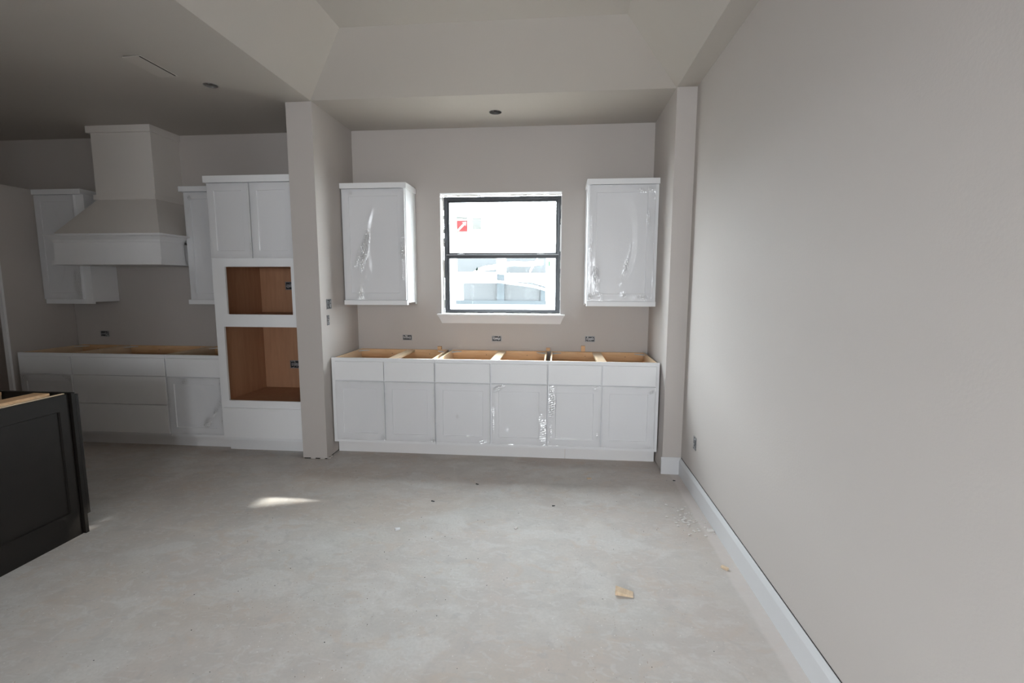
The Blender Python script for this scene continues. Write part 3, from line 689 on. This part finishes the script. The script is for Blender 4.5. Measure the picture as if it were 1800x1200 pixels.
# ------------------------------------------------------------ island
t = thing('kitchen_island', (-3.9, 1.8, 0), 'dark-stained island base with a shaker end panel and no worktop', 'island')
IX, IY0, IY1 = -2.867, 0.95, 2.532
def end_panel():
    bm = bmesh.new()
    rz0, rz1, ry0, ry1 = 0.158, 0.777, IY0+0.09, 2.478
    o = [(IY0, 0.0), (IY1, 0.0), (IY1, 0.870), (IY0, 0.870)]
    a = [(ry0, rz0), (ry1, rz0), (ry1, rz1), (ry0, rz1)]; b = [(ry0+0.004, rz0+0.004), (ry1-0.004, rz0+0.004), (ry1-0.004, rz1-0.004), (ry0+0.004, rz1-0.004)]
    vs = [[bm.verts.new((x, p[0], p[1])) for p in r] for r, x in ((o, IX-0.02), (o, IX), (a, IX), (b, IX-0.010))]
    for A_, B_ in zip(vs, vs[1:]):
        for k in range(4): bm.faces.new((A_[k], A_[(k+1) % 4], B_[(k+1) % 4], B_[k]))
    bm.faces.new(vs[0]); bm.faces.new(vs[-1])
    return emit('end_panel', bm, 'dark', t)
end_panel()
box('inner_side', 'ply', (IX-0.036, IX-0.021, IY0, IY1, 0.10, 0.874), t)
box('corner_stile', 'dark', (IX-0.05, IX+0.016, 2.538, 2.560, 0.0, 0.876), t, 0.001)
boxes('face_frame', 'dark', [(-5.0, IX-0.05, 2.540, 2.560, 0.836, 0.876), (-5.0, IX-0.05, 2.540, 2.560, 0.10, 0.14)] + [(x-0.02, x+0.02, 2.541, 2.560, 0.14, 0.836) for x in (-3.30, -4.1, -4.98)], t)
for (a, b) in ((-3.29, IX+0.012), (-3.70, -3.30), (-4.09, -3.71), (-4.97, -4.11)):
    box('door', 'dark', (a, b, 2.563, 2.583, 0.115, 0.862), t, 0.001)
box('toe_board', 'dark', (-5.0, IX-0.02, 2.47, 2.485, 0.0, 0.10), t)
boxes('far_side', 'dark', [(-5.02, -5.0, IY0, 2.56, 0.0, 0.874), (-5.0, IX-0.02, IY0, IY0+0.02, 0.0, 0.874)], t)
box('bottom_panel', 'ply', (-5.0, IX-0.036, IY0+0.02, 2.47, 0.10, 0.115), t)
for x in (-3.02, -3.335, -3.72, -4.2): box('stretcher', 'pine', (x-0.050, x+0.050, IY0+0.02, 2.520, 0.856, 0.876), t, 0.001)
for x in (-3.32, -4.1): box('divider', 'ply', (x-0.008, x+0.008, IY0+0.02, 2.538, 0.115, 0.855), t)
box('inner_back_rail', 'plastic', (-5.0, IX-0.036, 2.36, 2.378, 0.79, 0.855), t)

# ------------------------------------------------------------ rough-in socket boxes
def socket(name, c, w, h, n, label, cat, group, seed, gangs=1):
    """c centre on the wall surface, n: 'y-' faces -Y, 'x+' faces +X, 'x-' faces -X"""
    rr = random.Random(seed)
    t = thing(name, c, label, cat, group)
    def P(u, d, v):
        if n == 'y-': return (c[0]+u, c[1]-d, c[2]+v)
        if n == 'x+': return (c[0]+d, c[1]+u, c[2]+v)
        return (c[0]-d, c[1]+u, c[2]+v)
    def bb(bm, u0, u1, d0, d1, v0, v1):
        a = P(u0, d0, v0); b = P(u1, d1, v1)
        addbox(bm, min(a[0], b[0]), max(a[0], b[0]), min(a[1], b[1]), max(a[1], b[1]), min(a[2], b[2]), max(a[2], b[2]))
    bm = bmesh.new(); bb(bm, -w/2, w/2, 0.0003, 0.0012, -h/2, h/2); emit('box_shade_plate', bm, 'boxdark', t)  # flat dark plate stands in for the shaded recess of the box
    bm = bmesh.new(); f = 0.006
    for q in ((-w/2, w/2, -h/2, -h/2+f), (-w/2, w/2, h/2-f, h/2), (-w/2, -w/2+f, -h/2, h/2), (w/2-f, w/2, -h/2, h/2)): bb(bm, q[0], q[1], 0.0005, 0.004, q[2], q[3])
    emit('box_rim', bm, 'boxmetal', t)
    for g in range(gangs):
        bm = bmesh.new()
        if w >= h: uc, vc = 0, 0; lw, lh = w*0.74, h*0.36
        else: uc, vc = 0, 0; lw, lh = w*0.36, h*0.74
        if gangs == 2: uc = (g-0.5)*w*0.5; lw = w*0.2; lh = h*0.74
        bb(bm, uc-lw/2, uc+lw/2, 0.0012, 0.005, vc-lh/2, vc+lh/2); emit('yoke', bm, 'boxmetal', t)
    bm = bmesh.new()
    for k in range(10):
        u = rr.uniform(-w*0.42, w*0.38); v = rr.uniform(-h*0.42, h*0.36); a_ = rr.uniform(0.004, 0.013); b_ = rr.uniform(0.002, 0.006)
        bb(bm, u, u+a_, 0.001, 0.0062+rr.uniform(0, 0.001), v, v+b_)
    emit('plaster_splash', bm, 'wire', t)
    bm = bmesh.new(); rings = []
    for k in range(12):
        a = k/11*math.pi*1.5; u = w*0.26*math.cos(a)+rr.uniform(-0.001, 0.001); v = h*0.24*math.sin(a)
        rings.append([P(u+0.0016*math.cos(q*1.571), 0.006+0.0016*math.sin(q*1.571), v) for q in range(4)])
    prism_loop(bm, rings); emit('wire', bm, 'boxdark', t)
G = 'uncovered socket boxes along the nook back wall'
for k, (x, z, lb) in enumerate(((-1.471, 0.990, 'uncovered socket box on the back wall below the left wall cabinet'), (-0.578, 0.990, 'uncovered socket box on the back wall below the window'), (0.322, 0.997, 'uncovered socket box on the back wall below the right wall cabinet'))):
    socket('socket_box', (x, YB, z), 0.094, 0.055, 'y-', lb, 'electrical box', G, k)
socket('socket_box', (-4.738, YB, 0.990), 0.094, 0.058, 'y-', 'uncovered socket box on the kitchen wall under the hood', 'electrical box', None, 5)
socket('switch_box', (XL, 4.030, 1.343), 0.088, 0.088, 'x+', 'uncovered double switch box on the pillar side wall', 'electrical box', None, 6, 2)
socket('switch_box', (XL, 4.004, 1.205), 0.044, 0.088, 'x+', 'uncovered single box below the double switch box on the pillar side wall', 'electrical box', None, 7)
socket('socket_box', (XW, 3.487, 0.377), 0.060, 0.095, 'x-', 'uncovered socket box low on the right wall above the baseboard', 'electrical box', None, 8)
socket('socket_box', (-2.634, YB-0.047, 1.496), 0.100, 0.080, 'y-', 'black appliance socket box inside the upper oven opening', 'electrical box', 'socket boxes inside the oven tower', 9)
socket('socket_box', (-2.615, YB-0.047, 0.708), 0.125, 0.080, 'y-', 'black appliance socket box inside the lower oven opening', 'electrical box', 'socket boxes inside the oven tower', 11)

# ------------------------------------------------------------ debris on the slab
def wedge(name, x, y, l, w, h0, h1, rz, mt, label, cat, group=None):
    bm = bmesh.new()
    c_, s_ = math.cos(rz), math.sin(rz)
    def P(u, v, z): return (x+u*c_-v*s_, y+u*s_+v*c_, z)
    prism_loop(bm, [[P(-l/2, -w/2, 0), P(-l/2, w/2, 0), P(-l/2, w/2, h0), P(-l/2, -w/2, h0)],
                    [P(l/2, -w/2*0.9, 0), P(l/2, w/2*0.8, 0), P(l/2, w/2*0.8, h1), P(l/2, -w/2*0.9, h1)]])
    tag(emit(name, bm, mt, loc=(x, y, 0)), label, cat, group)
wedge('wood_scrap', 0.352, 2.262, 0.086, 0.046, 0.022, 0.006, -0.16, 'chip', 'larger pale wood wedge lying on the concrete near the front', 'wood scrap', 'wood offcuts on the floor')
wedge('wood_scrap', 0.920, 2.528, 0.038, 0.018, 0.012, 0.010, 1.05 + 1.2, 'chip', 'small wood block lying near the right baseboard', 'wood scrap', 'wood offcuts on the floor')
wedge('wood_scrap', 0.272, 3.675, 0.035, 0.020, 0.006, 0.004, 0.2, 'chip', 'tiny orange wood chip on the slab in front of the right nook cabinet', 'wood scrap', 'wood offcuts on the floor')
wedge('plaster_chip', -0.967, 2.760, 0.030, 0.014, 0.014, 0.010, 0.5, 'ext_white', 'small white plaster chip on the slab left of centre', 'plaster chip')
wedge('plaster_chip', -0.235, 2.845, 0.022, 0.014, 0.006, 0.009, 0.9, 'plaster', 'small cream plaster curl on the slab below the window', 'plaster chip')
wedge('plaster_chip', 1.0-0.03, 2.93, 0.040, 0.020, 0.016, 0.010, 0.1, 'plaster', 'pale drywall chunk against the right baseboard', 'plaster chip')
for (x, y, l, lb) in ((-0.586, 3.485, 0.022, 'dark scrap on the slab in front of the middle nook cabinet'), (-0.849, 3.168, 0.024, 'dark scrap on the slab, leftmost of the four dark bits'),
                  (-0.003, 3.179, 0.020, 'dark scrap on the slab below the right end of the window'), (0.93, 3.70, 0.018, 'dark scrap on the slab at the foot of the nook right corner')):
    wedge('dark_scrap', x, y, l, 0.009, 0.005, 0.003, R.uniform(-0.6, 0.6), 'boxdark', lb, 'scrap', 'dark scraps on the slab')
bm = bmesh.new()
for k in range(70):
    x = R.gauss(0.87, 0.055); y = R.gauss(3.05, 0.12)
    if x > 0.985: continue
    s_ = R.uniform(0.003, 0.010)
    g = bmesh.ops.create_icosphere(bm, subdivisions=1, radius=s_)['verts']
    q = R.uniform(0.6, 1.8); a = R.uniform(0, 3.14)
    for v in g:
        u, w_ = v.co.x*q, v.co.y
        v.co = Vector((x+u*math.cos(a)-w_*math.sin(a), y+u*math.sin(a)+w_*math.cos(a), s_*0.5+v.co.z*0.5))
tag(emit('drywall_crumbs', bm, 'plaster', loc=(0.87, 3.05, 0)), 'scattered drywall crumbs on the slab beside the right baseboard', 'debris', kind='stuff')
bm = bmesh.new()
for k in range(150):
    x = R.uniform(-2.2, 0.9); y = R.uniform(1.55, 3.7)
    s_ = R.uniform(0.0010, 0.0026)
    g = bmesh.ops.create_icosphere(bm, subdivisions=1, radius=s_)['verts']
    for v in g: v.co = Vector((x+v.co.x*R.uniform(0.8, 1.5), y+v.co.y, s_*0.5+v.co.z*0.6))
tag(emit('floor_grit', bm, 'boxdark', loc=(-0.6, 2.6, 0)), 'fine dark construction grit sprinkled over the slab', 'debris', kind='stuff')

# ------------------------------------------------------------ outside the nook window
struct(box('ground', 'ext_ground', (-14, 14, YB+0.16, 22, -0.35, -0.25)))
# added sun mask, unseen, up and right of the window; its notch lets one sliver of sun through
bm = bmesh.new()
pts = [(-0.2, 5.15), (1.9, 5.15), (1.9, 6.45), (1.10, 6.45), (1.10, 5.965), (0.62, 5.80), (0.62, 6.45), (-0.2, 6.45)]
prism_loop(bm, [[(p[0], p[1], z) for p in pts] for z in (2.75, 2.80)])
struct(emit('trim_sun_mask', bm, 'ext_white'))
h = thing('site_fence', (0, 9.2, -0.3), 'pale sheeted site fence seen overexposed through the window', 'fence')
YN = 9.2
box('wall', 'ext_white', (-7, 6, YN, YN+0.3, -0.3, 2.30), h)
# sheet panels, posts and a rail on the fence
for (a, b, z0, z1) in ((-1.90, -1.15, 1.74, 2.02), (-0.96, -0.21, 1.72, 2.00)): box('sheet_panel', 'ext_pale', (a, b, YN-0.03, YN, z0, z1), h)
for (a, b, z0, z1) in ((-1.13, -0.99, 1.18, 1.71), (-0.30, -0.21, 1.16, 1.50)): box('post', 'ext_blue', (a, b, YN-0.10, YN-0.02, z0, z1), h)
for (a, b, z0, z1) in ((-1.78, -1.13, 1.20, 1.53), (-0.99, -0.30, 1.20, 1.55)): box('wrap_panel', 'ext_pale', (a, b, YN-0.05, YN, z0, z1), h)
box('rail', 'ext_blue', (-1.92, -0.20, YN-0.12, YN-0.02, 1.13, 1.20), h)
def strap(pts, r, lb):
    bm = bmesh.new(); rings = []
    for p in pts:
        rings.append([(p[0], YN-0.25+0.4*r*math.cos(a*0.7854), p[1]+r*math.sin(a*0.7854)) for a in range(8)])
    prism_loop(bm, rings)
    emit('sheet_strap', bm, 'ext_white', h, smooth=True)
strap([(-1.55+0.1*k, 1.70+0.20*(1-math.exp(-0.28*k))+0.012*math.sin(k*1.1)) for k in range(14)], 0.045, '')
strap([(-0.36-0.014*k, 1.98-0.024*k) for k in range(11)], 0.030, '')
strap([(-1.35+0.1*k, 1.70+0.02*math.sin(k*0.5)-0.0016*k*k) for k in range(13)], 0.012, '')
strap([(-1.5+0.11*k, 1.575-0.0012*k*k+0.008*math.sin(k*0.8)) for k in range(13)], 0.022, '')
